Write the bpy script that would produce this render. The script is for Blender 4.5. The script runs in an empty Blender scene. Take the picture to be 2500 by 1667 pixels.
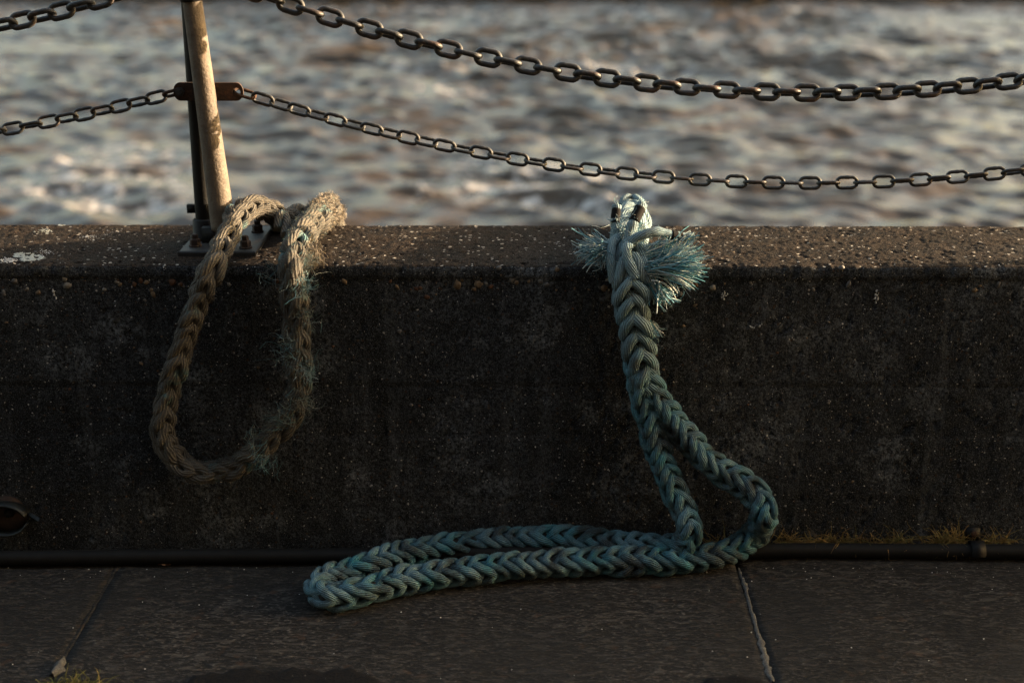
import bpy, math, random
import numpy as np
from mathutils import Matrix, Vector

random.seed(7)
RNG = np.random.default_rng(11)
scene = bpy.context.scene
R = math.radians

# ------------------------------------------------------------------ camera
PITCH = R(17.8); ROLL = 0.0020; FPX = 2500 * 50 / 36.0
fwd = np.array([0, math.cos(PITCH), -math.sin(PITCH)])
right0 = np.array([1.0, 0, 0]); up0 = np.array([0, math.sin(PITCH), math.cos(PITCH)])
right = right0 + ROLL * up0; right /= np.linalg.norm(right)
up = np.cross(right, fwd)
EYE = np.array([0, 0, 1.5])
cam = bpy.data.cameras.new("camera"); cam_o = bpy.data.objects.new("camera", cam)
scene.collection.objects.link(cam_o)
cam.lens = 50; cam.sensor_width = 36; cam.clip_start = 0.05; cam.clip_end = 3000
cam_o.matrix_world = Matrix(((right[0], up[0], -fwd[0], EYE[0]), (right[1], up[1], -fwd[1], EYE[1]),
                             (right[2], up[2], -fwd[2], EYE[2]), (0, 0, 0, 1)))
cam.dof.use_dof = True; cam.dof.focus_distance = 3.16; cam.dof.aperture_fstop = 2.0
scene.camera = cam_o

# ------------------------------------------------------------------ sky, sun, exposure
SUN_EL, SUN_AZ = R(8.5), R(11)            # azimuth measured from +x towards +y
world = bpy.data.worlds.new("World"); scene.world = world; world.use_nodes = True
wn = world.node_tree.nodes; wl = world.node_tree.links; wn.clear()
sky = wn.new("ShaderNodeTexSky"); sky.sky_type = 'NISHITA'; sky.sun_disc = False
sky.sun_elevation = SUN_EL; sky.sun_rotation = math.pi / 2 - SUN_AZ
sky.air_density = 1.1; sky.dust_density = 4.6; sky.ozone_density = 0.15
bg = wn.new("ShaderNodeBackground"); bg.inputs[1].default_value = 0.14
wo = wn.new("ShaderNodeOutputWorld")
wl.new(sky.outputs[0], bg.inputs[0]); wl.new(bg.outputs[0], wo.inputs[0])
sun = bpy.data.lights.new("sun", 'SUN'); sun.energy = 4.7; sun.angle = R(0.55); sun.color = (1.0, 0.75, 0.49)
sun_o = bpy.data.objects.new("sun", sun); scene.collection.objects.link(sun_o)
sdir = Vector((math.cos(SUN_EL) * math.cos(SUN_AZ), math.cos(SUN_EL) * math.sin(SUN_AZ), math.sin(SUN_EL)))
sun_o.rotation_euler = sdir.to_track_quat('Z', 'Y').to_euler(); sun_o.location = sdir * 20
vs = scene.view_settings
vs.view_transform = 'Standard'; vs.look = 'None'; vs.exposure = 2.2; vs.gamma = 1.0; vs.use_curve_mapping = False
scene.render.resolution_x = 1024; scene.render.resolution_y = 682
scene.cycles.use_denoising = True

# ------------------------------------------------------------------ helpers
def ray(u, v): return fwd + right * ((u - 1250) / FPX) - up * ((v - 833.5) / FPX)
def at(u, v, Y):
    d = ray(u, v); return EYE + d * (Y / d[1])
def on(u, v, Z):
    d = ray(u, v); return EYE + d * ((Z - 1.5) / d[2])

def vnoise(P, seed=0):
    P = np.asarray(P, float); i = np.floor(P).astype(np.int64); f = P - i; f = f * f * (3 - 2 * f)
    def h(dx, dy, dz):
        a = (i[:, 0] + dx) * 73856093 ^ (i[:, 1] + dy) * 19349663 ^ (i[:, 2] + dz) * 83492791 ^ (seed * 2654435 + 977)
        a = (a ^ (a >> 13)) * 1274126177; a = (a ^ (a >> 16)) & 0xffffff
        return a / float(0xffffff)
    r = 0
    for dx in (0, 1):
        for dy in (0, 1):
            for dz in (0, 1):
                w = (f[:, 0] if dx else 1 - f[:, 0]) * (f[:, 1] if dy else 1 - f[:, 1]) * (f[:, 2] if dz else 1 - f[:, 2])
                r = r + w * h(dx, dy, dz)
    return r * 2 - 1
def fbm(P, seed=0, o=3):
    P = np.asarray(P, float); s = 0; a = 1; t = 0
    for k in range(o): s = s + a * vnoise(P * 2 ** k, seed + k); t += a; a *= .5
    return s / t

class MB:
    def __init__(s): s.v = []; s.f4 = []; s.f3 = []; s.n = 0; s.uv4 = []; s.uv3 = []
    def add(s, v, f, uv=None):
        v = np.asarray(v, float).reshape(-1, 3); f = np.asarray(f, int)
        if f.size:
            if f.shape[1] == 4:
                s.f4.append(f + s.n); s.uv4.append(np.zeros((len(f), 4, 2)) if uv is None else uv)
            else:
                s.f3.append(f + s.n); s.uv3.append(np.zeros((len(f), 3, 2)) if uv is None else uv)
        s.v.append(v); s.n += len(v); return s
    def cap(s, ring):          # fan over a ring of vertex ids already added, to its centre
        allv = np.concatenate(s.v); c = allv[ring].mean(0); k = s.n
        s.v.append(c[None]); s.n += 1
        r = np.asarray(ring); s.f3.append(np.stack([r, np.roll(r, -1), np.full(len(r), k)], 1)); s.uv3.append(np.zeros((len(r), 3, 2)))
    def mesh(s, name, off=(0, 0, 0), smooth=True, uv=False):
        V = np.concatenate(s.v) - np.asarray(off)
        q = np.concatenate(s.f4) if s.f4 else np.zeros((0, 4), int); t = np.concatenate(s.f3) if s.f3 else np.zeros((0, 3), int)
        me = bpy.data.meshes.new(name); me.vertices.add(len(V)); me.vertices.foreach_set("co", V.ravel())
        nl = q.size + t.size; me.loops.add(nl); me.loops.foreach_set("vertex_index", np.concatenate([q.ravel(), t.ravel()]).astype(np.int32))
        me.polygons.add(len(q) + len(t))
        ls = np.concatenate([np.arange(len(q)) * 4, q.size + np.arange(len(t)) * 3]).astype(np.int32)
        me.polygons.foreach_set("loop_start", ls)
        me.polygons.foreach_set("use_smooth", np.full(len(ls), smooth))
        if uv:
            l = me.uv_layers.new(name="UVMap")
            d = np.concatenate([np.concatenate(s.uv4).reshape(-1, 2) if s.f4 else np.zeros((0, 2)), np.concatenate(s.uv3).reshape(-1, 2) if s.f3 else np.zeros((0, 2))])
            l.data.foreach_set("uv", d.ravel())
        me.update(calc_edges=True); me.validate(); return me
    def build(s, name, mat, parent=None, smooth=True, uv=False, base=None):
        off = np.zeros(3); p = parent
        while p is not None: off = off + np.array(p.location); p = p.parent
        if base is not None: off = np.asarray(base, float)
        o = bpy.data.objects.new(name, s.mesh(name, off, smooth, uv)); scene.collection.objects.link(o)
        if mat: o.data.materials.append(mat)
        if parent: o.parent = parent
        if base is not None: o.location = base
        return o

def empty(name, loc, label=None, cat=None, group=None):
    o = bpy.data.objects.new(name, None); o.empty_display_size = .05; o.location = loc; scene.collection.objects.link(o)
    if label: o["label"] = label; o["category"] = cat
    if group: o["group"] = group
    return o
def tag(o, label=None, cat=None, group=None, kind=None):
    if label: o["label"] = label
    if cat: o["category"] = cat
    if group: o["group"] = group
    if kind: o["kind"] = kind
    return o

def box(mb, lo, hi):
    x0, y0, z0 = lo; x1, y1, z1 = hi
    v = [(x0, y0, z0), (x1, y0, z0), (x1, y1, z0), (x0, y1, z0), (x0, y0, z1), (x1, y0, z1), (x1, y1, z1), (x0, y1, z1)]
    mb.add(v, [(0, 3, 2, 1), (4, 5, 6, 7), (0, 1, 5, 4), (1, 2, 6, 5), (2, 3, 7, 6), (3, 0, 4, 7)]); return mb

def frames(P):
    P = np.asarray(P, float); T = np.gradient(P, axis=0); T /= np.linalg.norm(T, axis=1)[:, None] + 1e-12
    N = np.zeros_like(P); a = np.array([0, 0, 1.0]) if abs(T[0][2]) < .9 else np.array([0, 1.0, 0])
    n = a - T[0] * (a @ T[0]); n /= np.linalg.norm(n); N[0] = n
    for i in range(1, len(P)):
        n = n - T[i] * (n @ T[i]); n /= np.linalg.norm(n) + 1e-12; N[i] = n
    return T, N, np.cross(T, N)
def tube(mb, P, rad, n=12, caps=True, ell=None, jit=0, vscale=1.0, u0=0.0):
    """swept tube; ell = (outward vectors, squash) flattens the section along that vector"""
    P = np.asarray(P, float); m = len(P); rad = np.broadcast_to(np.asarray(rad, float), (m,))
    T, N, B = frames(P); a = np.arange(n) * 2 * math.pi / n
    off = N[:, None, :] * np.cos(a)[None, :, None] + B[:, None, :] * np.sin(a)[None, :, None]
    if ell is not None:
        o, sq = ell; o = o - T * (o * T).sum(1)[:, None]; o /= np.linalg.norm(o, axis=1)[:, None] + 1e-9
        off = off + o[:, None, :] * ((off * o[:, None, :]).sum(2)[:, :, None]) * (sq - 1)
    rr = rad[:, None]
    if jit: rr = rr * (1 + jit * fbm((P[:, None, :] + off * rr[:, :, None]).reshape(-1, 3) * 90, 5, 2).reshape(m, n))
    else: rr = np.repeat(rr, n, 1)
    V = P[:, None, :] + off * rr[:, :, None]
    s = np.concatenate([[0], np.cumsum(np.linalg.norm(np.diff(P, axis=0), axis=1))]) + u0
    i, j = np.meshgrid(np.arange(m - 1), np.arange(n), indexing='ij'); i = i.ravel(); j = j.ravel(); j2 = (j + 1) % n
    F = np.stack([i * n + j, i * n + j2, (i + 1) * n + j2, (i + 1) * n + j], 1)
    uv = np.stack([np.stack([s[i], j / n * vscale], 1), np.stack([s[i], (j + 1) / n * vscale], 1), np.stack([s[i + 1], (j + 1) / n * vscale], 1), np.stack([s[i + 1], j / n * vscale], 1)], 1)
    b = mb.n; mb.add(V, F, uv)
    if caps: mb.cap(np.arange(b, b + n)[::-1]); mb.cap(np.arange(b + (m - 1) * n, b + m * n))
    return mb
def spline(pts, step=.006):
    p = np.asarray(pts, float); p = np.vstack([2 * p[0] - p[1], p, 2 * p[-1] - p[-2]]); out = []
    for k in range(1, len(p) - 2):
        p0, p1, p2, p3 = p[k - 1:k + 3]; t = np.linspace(0, 1, 40, endpoint=False)[:, None]
        out.append(.5 * (2 * p1 + (p2 - p0) * t + (2 * p0 - 5 * p1 + 4 * p2 - p3) * t ** 2 + (3 * p1 - p0 - 3 * p2 + p3) * t ** 3))
    q = np.vstack(out + [p[-2][None]])
    s = np.concatenate([[0], np.cumsum(np.linalg.norm(np.diff(q, axis=0), axis=1))])
    n = max(4, int(s[-1] / step)); t = np.linspace(0, s[-1], n)
    q = np.stack([np.interp(t, s, q[:, k]) for k in range(3)], 1)
    for _ in range(2): q[1:-1] = (q[:-2] + 2 * q[1:-1] + q[2:]) / 4
    return q
def lathe(mb, prof, c, n=16, axis=(0, 0, 1)):
    ax = Vector(axis); M = np.array(ax.to_track_quat('Z', 'Y').to_matrix()); a = np.arange(n) * 2 * math.pi / n
    V = np.array([[(r * math.cos(t), r * math.sin(t), z) for t in a] for r, z in prof]).reshape(-1, 3) @ M.T + np.asarray(c)
    m = len(prof); F = [(i * n + j, i * n + (j + 1) % n, (i + 1) * n + (j + 1) % n, (i + 1) * n + j) for i in range(m - 1) for j in range(n)]
    b = mb.n; mb.add(V, F); mb.cap(np.arange(b, b + n)[::-1]); mb.cap(np.arange(b + (m - 1) * n, b + m * n)); return mb
def fibres(mb, root, dirs, length, rad, curl=.4, k=4, droop=0.0, taper=.6, bend=None, kink=0.0):
    """many thin three-sided hairs, vectorised"""
    root = np.asarray(root, float); d = np.asarray(dirs, float); N = len(root)
    if N == 0: return mb
    d = d / (np.linalg.norm(d, axis=1)[:, None] + 1e-9); length = np.broadcast_to(length, (N,)); rad = np.broadcast_to(rad, (N,))
    P = np.zeros((N, k + 1, 3)); P[:, 0] = root; bend = RNG.normal(0, 1, (N, 3)) * curl if bend is None else bend; dd = d.copy()
    for q in range(k):
        dd = dd + bend * (1.3 / k) + RNG.normal(0, 1, (N, 3)) * (curl * .35 + kink); dd[:, 2] -= droop / k
        dd /= np.linalg.norm(dd, axis=1)[:, None]; P[:, q + 1] = P[:, q] + dd * (length / k)[:, None]
    a = np.cross(d, RNG.normal(0, 1, (N, 3))); a /= np.linalg.norm(a, axis=1)[:, None] + 1e-9; b = np.cross(d, a)
    ang = np.arange(3) * 2 * math.pi / 3
    off = a[:, None, :] * np.cos(ang)[None, :, None] + b[:, None, :] * np.sin(ang)[None, :, None]
    w = np.linspace(1, 1 - taper, k + 1)
    V = P[:, :, None, :] + off[:, None] * (rad[:, None, None, None] * w[None, :, None, None])
    base = (np.arange(N) * (k + 1) * 3)[:, None, None]; i = np.arange(k)[None, :, None]; j = np.arange(3)[None, None, :]; j2 = (j + 1) % 3
    F = np.stack([base + i * 3 + j, base + i * 3 + j2, base + (i + 1) * 3 + j2, base + (i + 1) * 3 + j], -1).reshape(-1, 4)
    uu = np.repeat(RNG.random(N), k * 3)
    uv = np.zeros((len(F), 4, 2)); uv[:, :, 0] = uu[:, None]
    mb.add(V.reshape(-1, 3), F, uv); return mb

# ------------------------------------------------------------------ materials
class NT:
    def __init__(s, name):
        s.m = bpy.data.materials.new(name); s.m.use_nodes = True; s.t = s.m.node_tree; s.t.nodes.clear()
        s.out = s.t.nodes.new("ShaderNodeOutputMaterial"); s.b = s.t.nodes.new("ShaderNodeBsdfPrincipled")
        s.t.links.new(s.b.outputs[0], s.out.inputs[0]); s.tc = s.t.nodes.new("ShaderNodeTexCoord")
    def link(s, a, b): s.t.links.new(a, b)
    def setin(s, sock, v):
        if hasattr(v, "is_output"): s.t.links.new(v, sock)
        else: sock.default_value = v
    def mp(s, scale=(1, 1, 1), rot=(0, 0, 0), src="Object", loc=(0, 0, 0)):
        n = s.t.nodes.new("ShaderNodeMapping"); n.inputs["Scale"].default_value = scale; n.inputs["Rotation"].default_value = rot
        n.inputs["Location"].default_value = loc; s.link(s.tc.outputs[src], n.inputs[0]); return n.outputs[0]
    def noise(s, scale, detail=3, rough=.55, vec=None, dist=0):
        n = s.t.nodes.new("ShaderNodeTexNoise"); n.inputs["Scale"].default_value = scale; n.inputs["Detail"].default_value = detail
        n.inputs["Roughness"].default_value = rough; n.inputs["Distortion"].default_value = dist
        s.link(vec or s.tc.outputs["Object"], n.inputs["Vector"]); return n.outputs["Fac"]
    def voro(s, scale, vec=None, rand=1):
        n = s.t.nodes.new("ShaderNodeTexVoronoi"); n.inputs["Scale"].default_value = scale; n.inputs["Randomness"].default_value = rand
        s.link(vec or s.tc.outputs["Object"], n.inputs["Vector"]); return n.outputs["Distance"], n.outputs["Color"]
    def math(s, op, a, b=0.0, c=None):
        n = s.t.nodes.new("ShaderNodeMath"); n.operation = op; s.setin(n.inputs[0], a); s.setin(n.inputs[1], b)
        if c is not None: s.setin(n.inputs[2], c)
        return n.outputs[0]
    def ramp(s, fac, stops):
        n = s.t.nodes.new("ShaderNodeValToRGB"); s.link(fac, n.inputs[0]); e = n.color_ramp.elements
        while len(e) < len(stops): e.new(.5)
        for el, (p, c) in zip(e, stops): el.position = p; el.color = (c, c, c, 1) if isinstance(c, (int, float)) else (*c, 1)
        return n.outputs[0]
    def mix(s, fac, a, b, mode='MIX'):
        n = s.t.nodes.new("ShaderNodeMix"); n.data_type = 'RGBA'; n.blend_type = mode
        s.setin(n.inputs[0], fac)
        for sock, v in ((n.inputs[6], a), (n.inputs[7], b)):
            s.setin(sock, v if hasattr(v, "is_output") else (*v, 1))
        return n.outputs[2]
    def sep(s, v):
        n = s.t.nodes.new("ShaderNodeSeparateXYZ"); s.link(v, n.inputs[0]); return n.outputs
    def sepc(s, v):
        n = s.t.nodes.new("ShaderNodeSeparateColor"); s.link(v, n.inputs[0]); return n.outputs
    def bump(s, h, strength=.5, dist=.01, prev=None):
        n = s.t.nodes.new("ShaderNodeBump"); n.inputs["Strength"].default_value = strength; n.inputs["Distance"].default_value = dist
        s.link(h, n.inputs["Height"])
        if prev: s.link(prev, n.inputs["Normal"])
        return n.outputs[0]
    def fin(s, col=None, rough=.8, metal=0.0, nrm=None, spec=.5):
        if col is not None: s.setin(s.b.inputs["Base Color"], col if hasattr(col, "is_output") else (*col, 1))
        s.setin(s.b.inputs["Roughness"], rough); s.setin(s.b.inputs["Metallic"], metal); s.setin(s.b.inputs["Specular IOR Level"], spec)
        if nrm: s.link(nrm, s.b.inputs["Normal"])
        return s.m
    def specks(s, scale, thr, prob, vec=None):
        """sparse round-ish specks: 1 inside, 0 outside"""
        d, c = s.voro(scale, vec); r = s.sepc(c)
        a = s.math('LESS_THAN', d, s.math('MULTIPLY', r[1], thr)); b = s.math('GREATER_THAN', r[0], 1 - prob)
        return s.math('MULTIPLY', a, b)

def m_concrete():
    t = NT("weathered_concrete"); big = t.noise(2.2, 4, .6); mid = t.noise(14, 5, .7); fine = t.noise(150, 4, .75); grit = t.noise(420, 2, .6); pat = t.noise(5, 6, .75, t.mp(loc=(4, 2, 1)))
    streak = t.noise(1, 4, .6, t.mp((9, 9, 1.6)))
    col = t.ramp(fine, [(.36, (.009, .0102, .012)), (.5, (.038, .043, .049)), (.64, (.125, .138, .154))])
    col = t.mix(t.ramp(mid, [(.35, .7), (.58, 0)]), col, (.017, .0172, .0175))
    col = t.mix(t.ramp(big, [(.42, .0), (.62, .75)]), col, (.0145, .0165, .019))
    col = t.mix(t.ramp(streak, [(.48, 0), (.68, .7)]), col, (.010, .0105, .0105))
    run = t.noise(1, 4, .65, t.mp((17, 17, 1.0), loc=(2, 0, .3)))
    col = t.mix(t.math('MULTIPLY', t.ramp(run, [(.56, 0), (.7, .55)]), t.ramp(fine, [(.4, .2), (.6, 1)])), col, (.12, .13, .14))
    col = t.mix(t.ramp(grit, [(.54, 0), (.7, .7)]), col, (.185, .205, .23))
    scuff = t.math('MULTIPLY', t.ramp(pat, [(.53, 0), (.68, .9)]), t.ramp(fine, [(.42, 0), (.6, 1)]))
    col = t.mix(scuff, col, (.25, .28, .31))
    d, c = t.voro(95); cc = t.sepc(c)      # fine gravel of different browns
    peb = t.math('MULTIPLY', t.math('LESS_THAN', d, .30), t.math('GREATER_THAN', cc[0], .88))
    col = t.mix(t.math('MULTIPLY', peb, .6), col, t.ramp(cc[1], [(0, (.04, .022, .014)), (.5, (.10, .065, .04)), (1, (.085, .08, .07))]))
    wv = t.t.nodes.new("ShaderNodeVectorMath"); wv.operation = 'ADD'; nn = t.t.nodes.new("ShaderNodeTexNoise"); nn.inputs["Scale"].default_value = 260
    t.link(t.tc.outputs["Object"], nn.inputs["Vector"]); sv = t.t.nodes.new("ShaderNodeVectorMath"); sv.operation = 'SCALE'; sv.inputs[3].default_value = .006
    t.link(nn.outputs["Color"], sv.inputs[0]); t.link(t.tc.outputs["Object"], wv.inputs[0]); t.link(sv.outputs[0], wv.inputs[1]); W = wv.outputs[0]
    col = t.mix(t.specks(150, .36, .045, W), col, (.42, .41, .39))
    col = t.mix(t.specks(330, .45, .035, W), col, (.7, .69, .67))
    col = t.mix(t.specks(62, .24, .025, W), col, (.65, .64, .62))
    # upward faces get a darker, browner skin full of pale grit
    g = t.t.nodes.new("ShaderNodeNewGeometry"); nz = t.sep(g.outputs["Normal"])[2]
    top = t.ramp(nz, [(.55, 0), (.9, 1)])
    tc2 = t.mix(t.ramp(fine, [(.42, 0), (.6, 1)]), (.006, .0042, .0032), (.052, .036, .025))
    tc2 = t.mix(t.ramp(mid, [(.38, .8), (.6, 0)]), tc2, (.009, .007, .0056))
    tc2 = t.mix(t.ramp(grit, [(.55, 0), (.68, .6)]), tc2, (.125, .092, .068))
    tc2 = t.mix(t.specks(150, .44, .15, t.mp((.6, 1, 1))), tc2, (.55, .5, .44))
    tc2 = t.mix(t.specks(70, .26, .08, W), tc2, (.6, .56, .5))
    col = t.mix(t.math('MULTIPLY', top, .92), col, tc2)
    h = t.math('ADD', t.math('MULTIPLY', fine, 1.2), t.math('MULTIPLY', mid, .8)); h = t.math('ADD', h, t.math('MULTIPLY', grit, .5))
    return t.fin(col, t.ramp(mid, [(.3, .75), (.7, .95)]), 0, t.bump(h, 1.0, .007), .06)
def m_granite(name="dark_granite", rot=.25, k=.5):
    t = NT(name); v = t.mp((28, 80, 60), (0, 0, rot)); a = t.noise(1, 4, .65, v, .6); b = t.noise(1, 3, .6, t.mp((80, 210, 100), (0, 0, rot - .4)))
    big = t.noise(5, 3); f = t.noise(300, 2)
    lum = t.math('MULTIPLY', t.ramp(a, [(.5, 0), (.62, 1)]), t.ramp(big, [(.35, .3), (.6, 1)]))
    col = t.mix(lum, (.012 * k, .0115 * k, .011 * k), (.135 * k, .12 * k, .105 * k))
    col = t.mix(t.math('MULTIPLY', t.ramp(b, [(.56, 0), (.7, .8)]), t.ramp(big, [(.35, .3), (.6, 1)])), col, (.42 * k, .375 * k, .33 * k))
    col = t.mix(t.ramp(t.noise(26, 2), [(.62, 0), (.75, .4)]), col, (.09, .045, .022))
    col = t.mix(t.ramp(t.noise(2.6, 4, .6), [(.45, 0), (.66, .75)]), col, (.012, .0115, .011))
    h = t.math('ADD', a, t.math('MULTIPLY', b, .7))
    return t.fin(col, .8, 0, t.bump(h, 1.0, .006), .35)
def m_mortar():
    t = NT("mortar"); n = t.noise(60, 4, .6); col = t.ramp(n, [(.3, (.09, .09, .087)), (.7, (.17, .167, .16))])
    g = t.noise(380, 3, .7); col = t.mix(t.ramp(g, [(.4, .7), (.55, 0)]), col, (.02, .02, .019))
    return t.fin(col, .9, 0, t.bump(g, 1.0, .004))
def m_asphalt():
    t = NT("asphalt"); n = t.noise(200, 3); col = t.ramp(n, [(.3, (.006, .006, .0065)), (.8, (.014, .014, .015))])
    col = t.mix(t.specks(120, .3, .04), col, (.10, .095, .09))
    return t.fin(col, .95, 0, t.bump(n, .8, .004), .15)
def m_steel():
    t = NT("galvanised_steel"); n = t.noise(30, 4, .6); s = t.noise(350, 3, .7)
    col = t.ramp(n, [(.3, (.092, .07, .05)), (.7, (.15, .12, .09))])
    col = t.mix(t.ramp(s, [(.55, 0), (.75, .5)]), col, (.16, .15, .14))
    col = t.mix(t.ramp(t.noise(12, 4, .7), [(.6, 0), (.72, .45)]), col, (.22, .12, .06))
    return t.fin(col, .7, 0, t.bump(t.math('ADD', t.noise(170, 3, .6), t.math('MULTIPLY', n, .4)), .8, .003))
def m_black():
    t = NT("black_painted_steel"); n = t.noise(45, 4, .7); col = t.mix(t.ramp(n, [(.7, 0), (.75, .6)]), (.007, .007, .0075), (.12, .12, .12))
    col = t.mix(t.ramp(t.noise(20, 3), [(.6, 0), (.75, .5)]), col, (.05, .025, .014))
    return t.fin(col, .6, 0, t.bump(t.noise(200, 2), .3, .002), .25)
def m_plate():
    t = NT("zinc_plate"); n = t.noise(25, 4, .6); col = t.ramp(n, [(.3, (.018, .02, .022)), (.7, (.042, .044, .046))])
    col = t.mix(t.ramp(t.noise(18, 4, .7), [(.58, 0), (.7, .7)]), col, (.12, .055, .025))
    return t.fin(col, .6, .3, t.bump(t.noise(180, 3), .4, .002))
def m_rust():
    t = NT("rusty_steel"); n = t.noise(60, 4, .7); col = t.ramp(n, [(.25, (.016, .010, .008)), (.5, (.04, .02, .012)), (.8, (.12, .05, .022))])
    return t.fin(col, .85, .1, t.bump(t.noise(250, 4, .7), .7, .003))
def m_chain():
    t = NT("weathered_chain_steel"); n = t.noise(70, 4, .7); s = t.noise(260, 3, .7)
    col = t.ramp(n, [(.3, (.016, .018, .02)), (.6, (.04, .042, .045)), (.8, (.085, .085, .085))])
    oi = t.t.nodes.new("ShaderNodeObjectInfo")
    col = t.mix(t.math('MULTIPLY', t.ramp(t.noise(30, 4, .7), [(.5, 0), (.66, .8)]), t.ramp(oi.outputs['Random'], [(.35, 0), (.9, 1)])), col, (.09, .045, .025))
    col = t.mix(t.ramp(s, [(.6, 0), (.7, .5)]), col, (.2, .2, .2))
    return t.fin(col, .5, .2, t.bump(s, .5, .002))
def m_pipe():
    t = NT("black_plastic_pipe"); n = t.noise(40, 3); col = t.ramp(n, [(.4, (.004, .0045, .005)), (.8, (.008, .0085, .009))])
    return t.fin(col, .7, 0, t.bump(t.noise(120, 2), .15, .002), .25)
def m_rope(name, pale, mid, dark, accent, upper_pale=None, yarns=9, twist=55, acc=(.52, .64), dirt=(.48, .66), dirtmax=.75):
    t = NT(name); uv = t.sep(t.tc.outputs["UV"])
    ph = t.math('ADD', t.math('MULTIPLY', uv[1], yarns), t.math('MULTIPLY', uv[0], twist))
    ph = t.math('ADD', ph, t.math('MULTIPLY', t.noise(120, 2), .5))
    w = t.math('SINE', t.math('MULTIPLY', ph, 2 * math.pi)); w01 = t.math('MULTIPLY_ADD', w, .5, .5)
    oi = t.t.nodes.new("ShaderNodeObjectInfo")
    fib = t.noise(1, 3, .6, t.mp((260, 40, 40), src="UV")); fb2 = t.noise(420, 3, .7)
    col = t.mix(t.ramp(fb2, [(.3, 0), (.7, 1)]), mid, pale)
    col = t.mix(t.ramp(t.noise(13, 3, .6), [(acc[0], 0), (acc[1], 1)]), col, accent)
    col = t.mix(t.ramp(t.noise(17, 4, .65, t.mp(loc=(3, 1, 7))), [(dirt[0], 0), (dirt[1], dirtmax)]), col, dark)
    if upper_pale:      # upper length mixed towards a paler colour
        zz = t.math('ADD', t.sep(t.tc.outputs["Object"])[2], t.math('MULTIPLY', t.noise(9, 3), .3))
        col = t.mix(t.ramp(zz, [(.5, 0), (.88, .7)]), col, t.mix(t.ramp(fb2, [(.3, 0), (.7, 1)]), (.22, .35, .39), upper_pale))
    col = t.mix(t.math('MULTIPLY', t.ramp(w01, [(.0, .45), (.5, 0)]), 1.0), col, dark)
    col = t.mix(t.math('MULTIPLY', oi.outputs["Random"], .22), col, dark)
    col = t.mix(t.ramp(t.noise(700, 2), [(.62, 0), (.72, .5)]), col, tuple(min(1, c * 1.5) for c in pale))
    h = t.math('ADD', t.math('MULTIPLY', w01, 1.0), t.math('MULTIPLY', fb2, .8))
    return t.fin(col, .85, 0, t.bump(h, .9, .0028), .25)
def m_fibre(name, stops, rough=.7, trans=0.0):
    t = NT(name); uv = t.sep(t.tc.outputs["UV"]); n = t.noise(14, 3)
    f = t.math('ADD', t.math('MULTIPLY', uv[0], .55), t.math('MULTIPLY', n, .5))
    return t.fin(t.ramp(f, stops), rough, 0, None, .3)
def m_flat(name, col, rough=.8, metal=0, spread=.35, scale=60):
    t = NT(name); n = t.noise(scale, 3)
    c = t.ramp(n, [(.3, tuple(x * (1 - spread) for x in col)), (.7, tuple(x * (1 + spread) for x in col))])
    return t.fin(c, rough, metal, t.bump(n, .4, .002))
def m_water():
    t = NT("river_water")
    n1 = t.noise(1, 4, .6, t.mp((3, 5, 1))); n2 = t.noise(1, 4, .6, t.mp((8, 13, 1), (0, 0, .2)))
    foamv = t.noise(1, 5, .7, t.mp((2.2, 2.6, 1))); fm = t.noise(1, 3, .5, t.mp((.22, .30, 1), loc=(1.7, .4, 0)))
    ob = t.sep(t.tc.outputs["Object"])
    for fu, fv, ru, rv in ((260, 420, 1.6, 3.2), (330, 470, 1.2, 2.0), (1330, 455, 2.2, 2.2), (1060, 462, .8, .9), (1210, 415, .9, 1.6)):
        p = on(fu, fv, -3.0); dx = t.math('MULTIPLY', t.math('SUBTRACT', ob[0], float(p[0])), 1 / ru); dy = t.math('MULTIPLY', t.math('SUBTRACT', ob[1], float(p[1])), 1 / rv)
        rr = t.math('ADD', t.math('MULTIPLY', dx, dx), t.math('MULTIPLY', dy, dy)); fm = t.math('MAXIMUM', fm, t.math('SUBTRACT', .85, t.math('MULTIPLY', rr, .25)))
    foam = t.math('MULTIPLY', t.ramp(foamv, [(.50, 0), (.62, 1)]), t.ramp(fm, [(.58, 0), (.75, 1)]))
    col = t.mix(t.ramp(t.noise(1, 3, .6, t.mp((.35, .5, 1))), [(.3, 0), (.7, 1)]), (.038, .028, .019), (.065, .048, .032))
    col = t.mix(t.math('MULTIPLY', foam, .85), col, (.6, .58, .56))
    h = t.math('ADD', n1, t.math('MULTIPLY', n2, .35))
    nrm = t.bump(h, .3, .05)
    rg = t.math('MULTIPLY_ADD', foam, .5, .10)
    t.b.inputs["IOR"].default_value = 1.33
    return t.fin(col, rg, 0, nrm, .5)

M = dict(concrete=m_concrete(), granite=m_granite(), granite_b=m_granite("brown_granite", 1.0, .42), mortar=m_mortar(), asphalt=m_asphalt(), steel=m_steel(), black=m_black(),
         plate=m_plate(), rust=m_rust(), chain=m_chain(), pipe=m_pipe(), water=m_water())
M['teal'] = m_rope("teal_rope", (.27, .39, .45), (.055, .21, .28), (.034, .033, .033), (.035, .26, .34), upper_pale=(.42, .53, .58), acc=(.42, .72), yarns=14, twist=60, dirt=(.42, .62), dirtmax=.85)
M['brown'] = m_rope("brown_rope", (.16, .147, .125), (.073, .067, .056), (.025, .023, .02), (.10, .20, .21), acc=(.6, .68), dirt=(.45, .7), dirtmax=.6)
M['teal_fibre'] = m_fibre("teal_fibre", [(.25, (.045, .18, .23)), (.45, (.14, .31, .37)), (.6, (.34, .45, .47)), (.8, (.5, .52, .49))])
M['teal_fuzz'] = m_fibre("teal_fuzz", [(.25, (.06, .085, .09)), (.5, (.085, .22, .26)), (.75, (.29, .36, .37))])
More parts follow.
